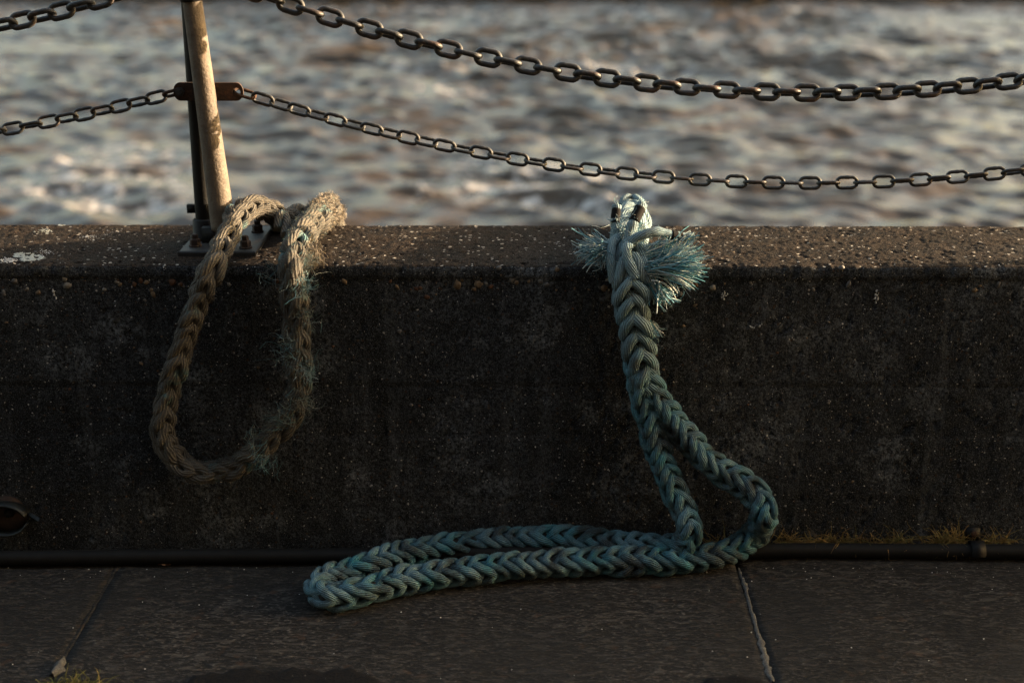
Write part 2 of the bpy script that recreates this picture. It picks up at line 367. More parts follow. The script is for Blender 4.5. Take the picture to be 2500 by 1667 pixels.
M['brown_fuzz'] = m_fibre("brown_fuzz", [(.2, (.06, .05, .036)), (.45, (.15, .125, .092)), (.7, (.36, .31, .25))])
M['mix_fuzz'] = m_fibre("brown_and_teal_fuzz", [(.3, (.035, .03, .024)), (.45, (.11, .092, .068)), (.55, (.055, .14, .15)), (.75, (.18, .2, .18))])
M['nut'] = m_flat("dark_rusty_bolt", (.028, .016, .011), .85)
M['rope_core'] = m_flat("gap_dark_rope_core", (.016, .018, .018), .95)  # near-black core: shade in the gaps between strands put in as colour
M['tape'] = m_flat("black_tape", (.007, .0065, .0065), .8)
M['tape'].node_tree.nodes['Principled BSDF'].inputs['Specular IOR Level'].default_value = .1
M['dry_grass'] = m_fibre("dry_grass", [(.2, (.13, .075, .025)), (.5, (.3, .2, .07)), (.8, (.17, .16, .045))])
M['green_grass'] = m_fibre("green_grass", [(.2, (.05, .06, .015)), (.5, (.12, .125, .03)), (.8, (.3, .24, .09))])
M['lichen'] = m_flat("pale_lichen", (.42, .44, .40), .95, scale=200)
M['chalk'] = m_flat("chalky_white", (.5, .5, .49), .95, scale=200)
M['leaf'] = m_flat("dry_leaf", (.20, .10, .05), .8)
M['galv'] = m_flat("scuffed_galvanised_iron", (.022, .026, .026), .5, .4)
M['pile'] = m_flat("wet_timber", (.03, .022, .016), .7, 0, .4, 8)
M['farwall'] = m_flat("far_quay_masonry", (.05, .04, .032), .9, 0, .4, 2)

# ------------------------------------------------------------------ setting
WF, WB, WT = 3.06, 3.46, 0.693          # wall front, back, top
mb = MB(); box(mb, (-80, -80, -4.0), (80, 3.455, -.03)); tag(mb.build("ground", M['asphalt'], smooth=False), kind="structure")

def water():
    ys = np.concatenate([[3.4, 8, 12], np.geomspace(15, 66, 760), [100, 160, 400]])
    xs1 = np.linspace(-1, 1, 600); rows = []
    for y in ys:
        half = max(8, y * .43); x = xs1 * half
        x[0] = -400; x[-1] = 400; rows.append(np.stack([x, np.full_like(x, y)], 1))
    XY = np.concatenate(rows); z = np.zeros(len(XY)); r = np.random.default_rng(3)
    fade = np.clip((XY[:, 1] - 10) / 3, 0, 1) * np.clip((66 - XY[:, 1]) / 8, 0, 1) * (np.abs(XY[:, 0]) < 40)
    wx = vnoise(np.stack([XY[:, 0] * .3, XY[:, 1] * .3, XY[:, 0] * 0], 1), 8) * .5
    for k in range(110):
        lam = r.uniform(.36, .9) if k < 70 else r.uniform(.7, 2.6); th = r.normal(1.32, .45); kx, ky = math.cos(th) * 2 * math.pi / lam, math.sin(th) * 2 * math.pi / lam
        am = .0066 * lam; p = XY[:, 0] * kx + XY[:, 1] * ky + wx * 9 + r.uniform(0, 6.28)
        s = np.sin(p); z += am * (s + .35 * (s * s - .5))
    amp = 1 + .5 * vnoise(np.stack([XY[:, 0] * .12, XY[:, 1] * .1, XY[:, 0] * 0], 1), 4)
    V = np.column_stack([XY, z * fade * amp - 3.0]); n = len(xs1); m = len(ys)
    i, j = np.meshgrid(np.arange(m - 1), np.arange(n - 1), indexing='ij'); i = i.ravel(); j = j.ravel()
    F = np.stack([i * n + j, i * n + j + 1, (i + 1) * n + j + 1, (i + 1) * n + j], 1)
    b = MB(); b.add(V, F); tag(b.build("water", M['water']), kind="structure")
water()

# far side of the river: low dark quay wall and timber piles at the very top of the frame
mb = MB(); box(mb, (-70, 60.0, -4), (70, 64, -1.9)); box(mb, (-70, 59.8, -1.9), (70, 64.3, -1.6))
tag(mb.build("far_quay_wall", M['farwall'], smooth=False, base=(0, 61, -3)), "dark quay wall on the far bank, a thin strip along the top edge", "wall")
for k, (u, w_) in enumerate(((700, .5), (820, .5), (960, .45), (1760, .5), (1830, .5))):
    p = at(u, 20, 59.2); mb = MB()
    lathe(mb, [(w_ * .9, -4), (w_, -2), (w_ * .95, -.2), (w_ * .8, 0)], (p[0], 59.2 + (k % 2) * .3, 0), 14)
    nm = ["leftmost of five", "second of five from the left", "middle one of five", "fourth of five from the left", "rightmost of five"][k]
    tag(mb.build("mooring_pile", M['pile'], base=(p[0], 59.2 + (k % 2) * .3, -3)), "dark far-bank timber pile at the top edge, " + nm, "pile", "piles on the far bank")

# unseen building added behind the viewer to keep low sky off the wall
M['brick'] = m_flat("sky_blocker_brick", (.045, .042, .04), .9, 0, .4, 6)
blocker = empty("sky_blocker", (0, -4.5, 0), "unseen dark block added behind the viewer to keep low sky off the wall", "sky blocker")
mb = MB(); box(mb, (-30, -20, -.02), (30, -4.5, 13)); mb.build("wall", M['brick'], blocker, smooth=False)
mb = MB(); box(mb, (-30.3, -20.3, 13.0), (30.3, -4.2, 13.6)); mb.build("blocker_roof", M['pile'], blocker, smooth=False)
for zz in (1.2, 4.6, 8.0):
    for k in range(-6, 7):
        mb = MB(); box(mb, (k * 4.4 - .7, -4.55, zz), (k * 4.4 + .7, -4.47, zz + 2)); mb.build("blocker_window", M['pipe'], blocker, smooth=False)
        mb = MB(); box(mb, (k * 4.4 - .85, -4.5, zz - .15), (k * 4.4 + .85, -4.38, zz - .01)); mb.build("blocker_sill", M['farwall'], blocker, smooth=False)

# pavement: granite slabs with mortar
pav = empty("pavement", (0, 2.75, 0)); pav["kind"] = "structure"
def slab(x0, x1, y0, y1, mat, seed):
    nx, ny = max(2, int((x1 - x0) / .02)), max(2, int((y1 - y0) / .02)); g = .002
    X, Y = np.meshgrid(np.linspace(x0 + g, x1 - g, nx), np.linspace(y0 + g, y1 - g, ny)); X = X.ravel(); Y = Y.ravel()
    Z = fbm(np.stack([X * 7, Y * 7, X * 0 + seed], 1), 2, 3) * .003
    e = np.minimum(np.minimum(X - x0, x1 - X), np.minimum(Y - y0, y1 - Y)); Z -= np.clip(.02 - e, 0, .02) ** 2 / .02 * .10
    i, j = np.meshgrid(np.arange(ny - 1), np.arange(nx - 1), indexing='ij'); i = i.ravel(); j = j.ravel()
    F = np.stack([i * nx + j, i * nx + j + 1, (i + 1) * nx + j + 1, (i + 1) * nx + j], 1)
    b = MB(); V = np.stack([X, Y, Z], 1); b.add(V, F)
    rim = np.concatenate([np.arange(nx), np.arange(1, ny) * nx + nx - 1, (ny - 1) * nx + np.arange(nx - 2, -1, -1), np.arange(ny - 2, 0, -1) * nx])
    lo = V[rim].copy(); lo[:, 2] = -.03; k = len(rim); b.v.append(lo); o = b.n; b.n += k
    a = np.arange(k); b.f4.append(np.stack([rim, o + a, o + (a + 1) % k, rim[(a + 1) % k]], 1)); b.uv4.append(np.zeros((k, 4, 2)))
    b.build("slab", mat, pav)
SX = [-3.77, -2.34, -.91, .52, 1.95, 3.38]
for k in range(5): slab(SX[k], SX[k + 1], 2.44, 3.045, M['granite_b'] if k % 2 else M['granite'], k * 3)
def smear(name, pts, widths, mat, parent, z, seed, thick=.004, rough=.35):
    P = spline(pts, .004); n = len(P); w = np.interp(np.linspace(0, 1, n), np.linspace(0, 1, len(widths)), widths)
    T, N, B = frames(P); side = np.cross(T, (0, 0, 1.0)); side /= np.linalg.norm(side, axis=1)[:, None]
    c = np.array([-1, -.75, -.35, 0, .35, .75, 1]); rows = []
    nl = 1 + rough * 2 * fbm(np.column_stack([P[:, 0] * 70, P[:, 1] * 70, P[:, 0] * 0 + seed]), seed, 3)
    nr = 1 + rough * 2 * fbm(np.column_stack([P[:, 0] * 70, P[:, 1] * 70, P[:, 0] * 0 + seed + 9]), seed + 4, 3)
    for q in c:
        sc = (nl if q < 0 else nr) * w * q; V = P + side * sc[:, None]
        V[:, 2] = z + thick * (1 - q * q) * (1 + .6 * fbm(V * 60, seed, 2)) - .0035 * (abs(q) == 1); rows.append(V)
    V = np.stack(rows, 1).reshape(-1, 3); m = len(c)
    i, j = np.meshgrid(np.arange(n - 1), np.arange(m - 1), indexing='ij'); i = i.ravel(); j = j.ravel()
    b = MB(); b.add(V, np.stack([i * m + j, i * m + j + 1, (i + 1) * m + j + 1, (i + 1) * m + j], 1)); return b.build(name, mat, parent)
smear("mortar_joint", [on(1803, 1385, 0), on(1822, 1440, 0), on(1838, 1500, 0), on(1858, 1570, 0), on(1872, 1620, 0), on(1886, 1662, 0)], [.002, .006, .004, .005, .0045, .008, .012, .003], M['mortar'], pav, -.0008, 3, .002, .6)
smear("mortar_joint", [on(157, 1612, 0), on(145, 1628, 0), on(128, 1650, 0)], [.003, .011, .014, .004], M['mortar'], pav, .002, 5, .007)
smear("joint_fill", [(-.91, 3.03, -.006), (-.911, 2.8, -.006), (-.912, 2.56, -.006)], [.006, .005, .006], M['granite'], pav, -.0015, 8, .002, .4)

# asphalt lapping over the slabs' near edge
def asphalt():
    us = np.linspace(-600, 3100, 260); edge = []
    for u in us:
        v = 1690 + 14 * math.sin(u * .011) + 7 * math.sin(u * .037)
        v = min(v, 1633 + ((u - 700) / 240) ** 6 * 30 + 5 * math.sin(u * .05) + 3 * math.sin(u * .13)) if 380 < u < 1260 else v
        v = min(v, 1648 + ((u - 1790) / 75) ** 4 * 20 + 3 * math.sin(u * .09)) if 1640 < u < 1980 else v
        edge.append(on(u, v, .004))
    e = np.array(edge); n = len(e); rows = []
    for k, (dy, dz) in enumerate(((.006, -.006), (.0, .003), (-.02, .008), (-.08, .008), (-.4, .006), (-60, .006))):
        r = e.copy(); r[:, 1] += dy; r[:, 2] = dz
        if dy < -1: r[:, 1] = -60; r[:, 0] *= 30
        rows.append(r)
    V = np.stack(rows, 0).reshape(-1, 3); i, j = np.meshgrid(np.arange(len(rows) - 1), np.arange(n - 1), indexing='ij'); i = i.ravel(); j = j.ravel()
    b = MB(); b.add(V, np.stack([i * n + j, (i + 1) * n + j, (i + 1) * n + j + 1, i * n + j + 1], 1)); tag(b.build("road", M['asphalt']), kind="structure")
asphalt()

# concrete wall
def wall():
    xs = np.concatenate([np.linspace(-9, -1.6, 60, endpoint=False), np.linspace(-1.6, 1.6, 1000), np.linspace(1.61, 9, 60)])
    prof = []                                   # (y, z, amplitude)
    for z in np.linspace(-.02, .655, 100):
        st = 0
        for zb, dy in ((.535, .0), (.41, .0018), (.285, -.001), (.13, .001)):
            if z < zb: st = dy
        g = sum(-.0014 * math.exp(-((z - zb) / .0022) ** 2) for zb in (.535, .41, .285, .13))
        prof.append((WF + .004 + st * .6 - g, z, .0022))
    prof += [(WF + .0035, .662, .003), (WF + .0005, .667, .003), (WF, .673, .0028), (WF, .681, .0022), (WF + .0005, .688, .002), (WF + .003, .6915, .002), (WF + .007, .693, .0018)]
    prof += [(y, WT + .002 * math.sin((y - WF) * 7), .0016) for y in np.linspace(WF + .012, WB - .010, 110)]
    prof += [(WB - .006, WT - .002, .002), (WB, WT - .009, .002), (WB, .5, .002), (WB, 0, .002), (WB, -1.5, .002), (WB, -3.6, 0)]
    pr = np.array(prof); n = len(pr); m = len(xs)
    V = np.zeros((m, n, 3)); V[:, :, 0] = xs[:, None]; V[:, :, 1] = pr[None, :, 0]; V[:, :, 2] = pr[None, :, 1]
    nrm = np.gradient(pr[:, :2], axis=0); nrm = np.stack([-nrm[:, 1], nrm[:, 0]], 1); nrm /= np.linalg.norm(nrm, axis=1)[:, None]
    F = V.reshape(-1, 3); d = fbm(F * 28, 1, 4) * 1.0 + fbm(F * 5, 9, 2) * .8
    pit = fbm(F * 75, 21, 2); d = d - np.clip(pit - .35, 0, 1) * 5
    d = d.reshape(m, n) * pr[None, :, 2]
    tp = ((pr[:, 0] > WF + .006) & (pr[:, 1] > WT - .006)).astype(float)      # gritty top: individual grains stand proud
    gr = vnoise(F * 170, 51) + .6 * vnoise(F * 95, 52); d = d + (np.clip(gr, -.4, 1.6) * .0011).reshape(m, n) * tp[None, :]
    edge = np.exp(-((pr[:, 1] - .688) / .012) ** 2) * (pr[:, 0] < WF + .03)        # chipped arris
    chip = np.clip(fbm(np.stack([xs * 38, xs * 0, xs * 0], 1), 33, 3) - .1, 0, 1) * .007
    d = d - chip[:, None] * edge[None, :]
    V[:, :, 1] += nrm[None, :, 0] * d; V[:, :, 2] += nrm[None, :, 1] * d
    i, j = np.meshgrid(np.arange(m - 1), np.arange(n - 1), indexing='ij'); i = i.ravel(); j = j.ravel()
    b = MB(); b.add(V.reshape(-1, 3), np.stack([i * n + j, (i + 1) * n + j, (i + 1) * n + j + 1, i * n + j + 1], 1))
    return b
wall_e = empty("quay_wall", (0, 3.06, 0), "low dark weathered concrete wall between the pavement and the water", "wall")
wall().build("wall_body", M['concrete'], wall_e)

# pebbles of the exposed aggregate along the wall's upper band and scattered in its face
def pebbles():
    r = np.random.default_rng(5); mats = [m_flat("pebble_%s" % c, col, .7, 0, .3, 90) for c, col in (("tan", (.16, .11, .065)), ("grey", (.13, .125, .12)), ("rust", (.10, .045, .022)), ("pale", (.2, .185, .16)))]
    groups = [MB() for _ in mats]
    ico = []
    for la in (-60, -20, 20, 60):
        for lo in range(0, 360, 60): ico.append((math.cos(R(la)) * math.cos(R(lo + la)), math.cos(R(la)) * math.sin(R(lo + la)), math.sin(R(la))))
    ico = np.array(ico + [(0, 0, -1), (0, 0, 1)]); F4 = [(k * 6 + j, k * 6 + (j + 1) % 6, (k + 1) * 6 + (j + 1) % 6, (k + 1) * 6 + j) for k in range(3) for j in range(6)]
    F3 = [(24, (j + 1) % 6, j) for j in range(6)] + [(25, 18 + j, 18 + (j + 1) % 6) for j in range(6)]
    for k in range(430):
        band = r.random() < .62; x = r.uniform(-1.5, 1.5); z = r.normal(.655, .016) if band else r.uniform(.05, .64)
        if band and r.random() > .35 + .65 * (math.sin(x * 5 + 1) > -.2): continue
        s = .0018 + .0062 * r.random() ** 2.2 if band else r.uniform(.002, .0045)
        V = ico * (s * r.uniform(.8, 1.6), s * .42, s * r.uniform(.7, 1.1)) * (1 + .25 * r.normal(size=(26, 1)) * .6)
        a = r.uniform(0, 3); c, s_ = math.cos(a), math.sin(a); V = np.stack([V[:, 0] * c - V[:, 2] * s_, V[:, 1], V[:, 0] * s_ + V[:, 2] * c], 1)
        g = groups[r.choice(4, p=[.36, .28, .24, .12])]; b = g.n
        g.add(V + (x, WF + .0045 - (.001 if band else 0), z), F4); g.f3.append(np.array(F3) + b); g.uv3.append(np.zeros((12, 3, 2)))
    for g, m in zip(groups, mats): tag(g.build("pebble_aggregate", m, wall_e), kind="stuff")
pebbles()

# pale smears and lichen on the wall top
def spatter(name, mat, blobs, zoff=.0022, sz=(.0012, .004), flat=.35):
    b = MB(); r = np.random.default_rng(sum(map(ord, name)) + len(blobs))
    for (u, v, su, sv, n) in blobs:
        for _ in range(n):
            p = on(u + r.normal() * su, v + r.normal() * sv, WT + zoff) if v < 640 else at(u + r.normal() * su, v + r.normal() * sv, WF - .0008)
            if v < 640 and not (WF + .012 < p[1] < WB - .012): continue
            k = 7; a = np.arange(k) * 2 * math.pi / k; s = r.uniform(*sz); q = s * (1 + .35 * r.normal(size=k))
            if v < 640:
                ring = np.stack([p[0] + np.cos(a) * q * 1.3, p[1] + np.sin(a) * q, np.full(k, p[2] - .0025)], 1); top = p + (0, 0, s * .12)
            else:
                ring = np.stack([p[0] + np.cos(a) * q * .8, np.full(k, WF + .004), p[2] + np.sin(a) * q * 1.2], 1); top = p + (0, -.0005, 0)
            j = np.arange(k); b.add(np.vstack([ring, top]), np.stack([j, (j + 1) % k, np.full(k, k)], 1))
    return tag(b.build(name, mat, wall_e), kind="stuff")
ringb = []
for (cu, cv, ru, rv) in ((62, 622, 20, 5), (68, 630, 13, 4), (88, 627, 14, 4.5), (48, 622, 10, 4)):
    for a in np.linspace(0, 6.28, 26): ringb.append((cu + ru * math.cos(a), cv + rv * math.sin(a), 2, 1, 3))
spatter("lichen", M['lichen'], ringb + [(108, 562, 9, 3, 40), (152, 548.5, 7, 1, 10)], .003)
spatter("bird_dropping", M['chalk'], [(225, 577, 14, 5, 90), (250, 570, 18, 4, 70), (280, 565, 14, 3.5, 50), (105, 614, 14, 4, 60), (20, 634, 18, 3, 60), (1362, 594, 5, 2, 30), (980, 580, 6, 2, 14), (2140, 725, 3, 9, 9), (1766, 723, 4, 5, 12), (400, 655, 3, 3, 6), (130, 715, 4, 6, 8), (1850, 798, 7, 5, 8)], .0022, (.0008, .003))
# loose grit on the top
spatter("grit", M['chalk'], [(x, y, 90, 22, 26) for x in range(80, 2500, 150) for y in (575, 605)], .001, (.0006, .0022))

# pipe along the wall foot and its clip
pp = []
for u, v in ((-900, 1366), (-300, 1364), (0, 1362), (400, 1358), (800, 1356), (1200, 1350), (1600, 1347), (1900, 1343), (2200, 1344), (2500, 1346), (3300, 1352)):
    p = on(u, v, .021); p[1] = min(p[1], 3.036); pp.append(p)
mb = MB(); tube(mb, spline(pp, .02), .0172, 16); pipe = mb.build("pipe", M['pipe'], base=(0, 3.03, 0))
tag(pipe, "black plastic pipe lying along the foot of the wall", "pipe")
c = on(2380, 1340, .021); mb = MB(); cy = pp[8][1]
a = np.linspace(-.2, math.pi + .2, 14); arc = np.stack([np.full(14, c[0]), cy + .0 + np.cos(a) * .0215, .021 + np.sin(a) * .0215], 1)
rows = [arc + (dx, 0, 0) for dx in (-.016, .016)]; V = np.concatenate(rows + [np.stack([np.full(14, c[0] + dx), cy + np.cos(a) * .0245, .021 + np.sin(a) * .0245], 1) for dx in (-.016, .016)])
j = np.arange(13); mb.add(V, np.concatenate([np.stack([28 + j, 28 + j + 1, 42 + j + 1, 42 + j], 1), np.stack([j, 14 + j, 14 + j + 1, j + 1], 1), np.stack([j, j + 1, 28 + j + 1, 28 + j], 1), np.stack([14 + j, 42 + j, 42 + j + 1, 14 + j + 1], 1)]))
box(mb, (c[0] - .016, WF - .012, .03), (c[0] + .016, WF + .002, .062))
clip = mb.build("pipe_clip", M['black'], base=(c[0], cy, 0)); tag(clip, "black pipe clip with a rusty bolt at the wall foot, right of the grass", "clip")
mb = MB(); lathe(mb, [(.008, 0), (.008, .005), (.006, .006)], (c[0] + .002, WF - .012, .05), 6, (0, -1, 0)); mb.build("bolt", M['rust'], clip)

# ------------------------------------------------------------------ railing posts
YP = 3.245
LUGZ = at(565, 223, YP)[2]; LUGZ2 = at(560, -45, YP)[2]
def stadium_plate(mb, x0, x1, zc, hh, y0, y1, hole_x, hole_r, side):
    """lug: flat plate from tube to a rounded end, with a hole"""
    n = 10; out = []
    xe = x1 - side * hh * .75
    out += [(x0, zc - hh)]
    for k in range(n + 1):
        a = -math.pi / 2 + math.pi * k / n; out.append((xe + side * math.cos(a) * hh * .75, zc + math.sin(a) * hh))
    out += [(x0, zc + hh)]
    dense = []
    for p, q in zip(out, out[1:] + out[:1]):
        kk = 4 if math.hypot(q[0] - p[0], q[1] - p[1]) > .015 else 1
        dense += [(p[0] + (q[0] - p[0]) * t / kk, p[1] + (q[1] - p[1]) * t / kk) for t in range(kk)]
    out = np.array(dense); m = len(out)
    # densify left edge so outer and hole rings match in count
    ang = np.arctan2(out[:, 1] - zc, (out[:, 0] - hole_x) * side); hole = np.stack([hole_x + side * np.cos(ang) * hole_r, zc + np.sin(ang) * hole_r], 1)
    V = []
    for y in (y0, y1):
        V += [(x, y, z) for x, z in out] + [(x, y, z) for x, z in hole]
    j = np.arange(m); j2 = (j + 1) % m; o = 2 * m
    F = np.concatenate([np.stack([j, j2, m + j2, m + j], 1), np.stack([o + j, o + m + j, o + m + j2, o + j2], 1), np.stack([j, o + j, o + j2, j2], 1), np.stack([m + j, m + j2, o + m + j2, o + m + j], 1)])
    mb.add(V, F); return mb
post_base = np.array([-.683, 3.24, WT])
def make_post():
    e = empty("railing_post", tuple(post_base), "leaning grey galvanised tube post with black stay bolted to the wall top", "railing post")
    # base plate
    mb = MB(); q = [on(435, 621, WT + .006), on(623, 623, WT + .006)]; x0, x1 = q[0][0], q[1][0]; y0, y1 = q[0][1], 3.395
    c = .004; prof = [(x0, y0), (x1, y0), (x1, y1), (x0, y1)]
    for z, g in ((WT - .004, 0), (WT + .010, 0), (WT + .013, .003)):
        mb.add([(x0 + g, y0 + g, z), (x1 - g, y0 + g, z), (x1 - g, y1 - g, z), (x0 + g, y1 - g, z)], np.zeros((0, 4), int))
    F = []
    for k in (0, 1):
        for j in range(4): F.append((k * 4 + j, k * 4 + (j + 1) % 4, k * 4 + 4 + (j + 1) % 4, k * 4 + 4 + j))
    F.append((8, 9, 10, 11)); mb.f4.append(np.array(F)); mb.uv4.append(np.zeros((len(F), 4, 2)))
    mb.build("base_plate", M['plate'], e, smooth=False)
    PZ = WT + .013
    for u, v in ((477, 601), (600, 605), (629, 566), (515, 566)):
        p = on(u, v, PZ); mb = MB(); lathe(mb, [(.015, 0), (.015, .003), (.0135, .0035)], (p[0], p[1], PZ), 16)
        b1 = mb.build("bolt", M['nut'], e); mb = MB(); lathe(mb, [(.0125, 0), (.0125, .013), (.010, .015), (.0078, .0155), (.0078, .024), (.005, .026)], (p[0], p[1], PZ + .003), 6); mb.build("nut", M['nut'], b1, smooth=False)
    # black foot bracket and stay
    xb = (at(501, 571, 3.27))[0]; xg = post_base[0]
    mb = MB(); lathe(mb, [(.034, 0), (.034, .006), (.027, .012), (.026, .045), (.023, .047)], (xb, 3.265, PZ), 20)
    box(mb, (xb + .004, 3.215, PZ), (xg + .030, 3.275, PZ + .036)); box(mb, (xb - .043, 3.285, PZ + .055), (xb - .018, 3.30, PZ + .075))
    mb.build("foot_bracket", M['black'], e)
    mb = MB(); zt = at(470, -75, 3.27)[2]
    P = np.stack([np.full(24, xb), np.full(24, 3.272), np.linspace(PZ + .02, 1.27, 24)], 1); tube(mb, P, .0205, 20); mb.build("stay", M['black'], e)
    # grey tube, leaning
    gb = np.array([at(546, 556, 3.222)[0], 3.222, PZ + .032]); gt = at(469, 0, 3.215); dv = (gt - gb) / (gt[2] - gb[2]); top = gb + dv * (1.40 - gb[2])
    mb = MB(); P = gb + (top - gb) * np.linspace(0, 1, 60)[:, None]; tube(mb, P, np.interp(P[:, 2], [.73, 1.0, 1.26], [.0285, .0242, .0216]), 32); mb.build("tube", M['steel'], e)
    def gx(z): return gb + dv * (z - gb[2])
    cpos = gx(1.272); mb = MB(); lathe(mb, [(.0255, -.018), (.027, -.014), (.027, .075), (.0235, .08)], cpos, 28, tuple(dv)); mb.build("collar", M['black'], e)
    mb = MB(); lathe(mb, [(.0265, 0), (.0265, .01), (.018, .018), (.006, .022)], gx(1.398), 24, tuple(dv)); mb.build("cap", M['steel'], e)
    for lz in (LUGZ, LUGZ2):
        xc = gx(lz)[0]
        mb = MB(); stadium_plate(mb, xc + .005, xc + .083, lz, .0205, YP - .011, YP - .002, xc + .068, .009, 1); mb.build("lug", M['rust'], e, smooth=False)
        mb = MB(); stadium_plate(mb, xc - .075, xc - .005, lz, .0205, YP - .011, YP - .002, xc - .058, .009, -1) if False else stadium_plate(mb, xc - .005, xc - .075, lz, .0205, YP - .011, YP - .002, xc - .060, .009, -1); l = mb.build("lug", M['rust'], e, smooth=False)
        mb = MB(); lathe(mb, [(.011, 0), (.011, .007), (.006, .008), (.006, .014)], (xc - .060, YP - .011, lz), 6, (0, -1, 0)); mb.build("bolt", M['plate'], l, smooth=False)
    return e, gx
post, gx = make_post()
XA, XL = gx(LUGZ)[0], gx(LUGZ2)[0]
def copy_tree(o, parent=None):
    n = o.copy(); scene.collection.objects.link(n); n.parent = parent
    for ch in list(o.children): copy_tree(ch, n)
    return n
low_low = at(1967, 447, YP); up_low = at(2004, 227, YP); SPAN = 2 * (low_low[0] - XA)
for sgn, lab in ((1, "grey tube post at the far end of the right-hand chains"), (-1, "grey tube post at the far end of the left-hand chains")):
    n = copy_tree(post); n.location.x += sgn * SPAN; n["label"] = lab
    n["group"] = "posts of the chain railing"
post["group"] = "posts of the chain railing"

# ------------------------------------------------------------------ chains
def link_mesh(name, L, W, wire, weld):
    n = 11; hw = W / 2 - wire / 2; hl = L / 2 - W / 2; P = []
    for k in range(n + 1): a = -math.pi / 2 + math.pi * k / n; P.append((hl + math.cos(a) * hw, math.sin(a) * hw, 0))
    for k in range(1, 5): P.append((hl - 2 * hl * k / 5, hw, 0))
    for k in range(n + 1): a = math.pi / 2 + math.pi * k / n; P.append((-hl + math.cos(a) * hw, math.sin(a) * hw, 0))
    for k in range(1, 5): P.append((-hl + 2 * hl * k / 5, -hw, 0))
    P = np.array(P); m = len(P); T = np.roll(P, -1, 0) - np.roll(P, 1, 0); T /= np.linalg.norm(T, axis=1)[:, None]
    B = np.array([0, 0, 1.0]); N = np.cross(B, T); ns = 10; a = np.arange(ns) * 2 * math.pi / ns; r = np.full(m, wire / 2)
    if weld:
        r[13:15] *= 1.16
    r = r * (1 + .03 * np.sin(np.arange(m) * 2.1))
    V = P[:, None, :] + (N[:, None, :] * np.cos(a)[None, :, None] + B * np.sin(a)[None, :, None]) * r[:, None, None]
    i, j = np.meshgrid(np.arange(m), np.arange(ns), indexing='ij'); i = i.ravel(); j = j.ravel()
    F = np.stack([i * ns + j, ((i + 1) % m) * ns + j, ((i + 1) % m) * ns + (j + 1) % ns, i * ns + (j + 1) % ns], 1)
    b = MB(); b.add(V.reshape(-1, 3), F); return b.mesh(name)
LM_UP = [link_mesh("link_heavy_%d" % k, .067, .0435, .0128, False) for k in range(2)]
LM_LO = [link_mesh("link_light_%d" % k, .056, .033, .0081, True) for k in range(2)]
for me in LM_UP + LM_LO: me.materials.append(M['chain'])
LM_RU = link_mesh("link_rusty", .0555, .0315, .0075, True); LM_RU.materials.append(M['rust'])
def chain(a, b, low, pitch, meshes, label, roll0, roll1, rust=0):
    """hangs as a parabola through a and b with its lowest point at low"""
    e = empty("chain", tuple(np.round((a + b) / 2 * (1, 1, 0) + (0, 0, low[2]), 4)), label, "chain", "chains of the quay railing")
    x = np.linspace(a[0], b[0], 4000); ka = (a[2] - low[2]) / (a[0] - low[0]) ** 2; kb = (b[2] - low[2]) / (b[0] - low[0]) ** 2
    k = np.where((x - low[0]) * (a[0] - low[0]) > 0, ka, kb); z = low[2] + k * (x - low[0]) ** 2
    s = np.concatenate([[0], np.cumsum(np.hypot(np.diff(x), np.diff(z)))]); n = int(s[-1] / pitch); ph = pitch * .40
    rr = random.Random(label)
    for q in range(n):
        t = ph + q * pitch; px = np.interp(t, s, x); pz = np.interp(t, s, z); d = .004
        tx = np.interp(t + d, s, x) - np.interp(t - d, s, x); tz = np.interp(t + d, s, z) - np.interp(t - d, s, z); ang = math.atan2(tz, tx)
        f = q / max(1, n - 1); roll = roll0 + (roll1 - roll0) * f + rr.uniform(-.2, .2) + (math.pi / 2 if q % 2 else 0)
        o = bpy.data.objects.new("link", LM_RU if (q < rust) else meshes[rr.randint(0, 1)]); scene.collection.objects.link(o); o.parent = e
        mat = Matrix.Rotation(-ang, 4, 'Y') @ Matrix.Rotation(roll, 4, 'X')
        loc = Vector((px, YP + rr.uniform(-.001, .001), pz)) - Vector(e.location)
        o.matrix_local = Matrix.Translation(loc) @ mat
    return e
A = np.array
rl = A([XA + .068, YP, LUGZ]); rl2 = A([XA + SPAN - .06, YP, LUGZ]); ru = A([XL + .068, YP, LUGZ2]); ru2 = A([XL + SPAN - .06, YP, LUGZ2])
chain(rl, rl2, A([low_low[0], YP, low_low[2]]), .0425, LM_LO, "thin lower chain sagging from the post's rusty lug across to the right", .5, -.75, 1)
chain(ru, ru2, A([up_low[0], YP, up_low[2]]), .0455, LM_UP, "heavy upper chain sagging across the water to the right of the post", -.05, -.95)
ll = A([XA - .060, YP, LUGZ]); lu = A([XL - .060, YP, LUGZ2])
lz = at(0, 319, YP); uz = at(0, 62, YP)
def lowz(a, p, xl): k = (a[2] - p[2]) / ((a[0] - xl) ** 2 - (p[0] - xl) ** 2); return a[2] - k * (a[0] - xl) ** 2
xlow = XA - SPAN / 2
chain(ll, A([XA - SPAN + .068, YP, LUGZ]), A([xlow, YP, lowz(ll, lz, xlow)]), .0425, LM_LO, "thin lower chain running from the post to the left edge", .5, .75, 1)
chain(lu, A([XL - SPAN + .068, YP, LUGZ2]), A([xlow, YP, lowz(lu, uz, xlow)]), .0455, LM_UP, "heavy upper chain at the top left corner", .45, .7)

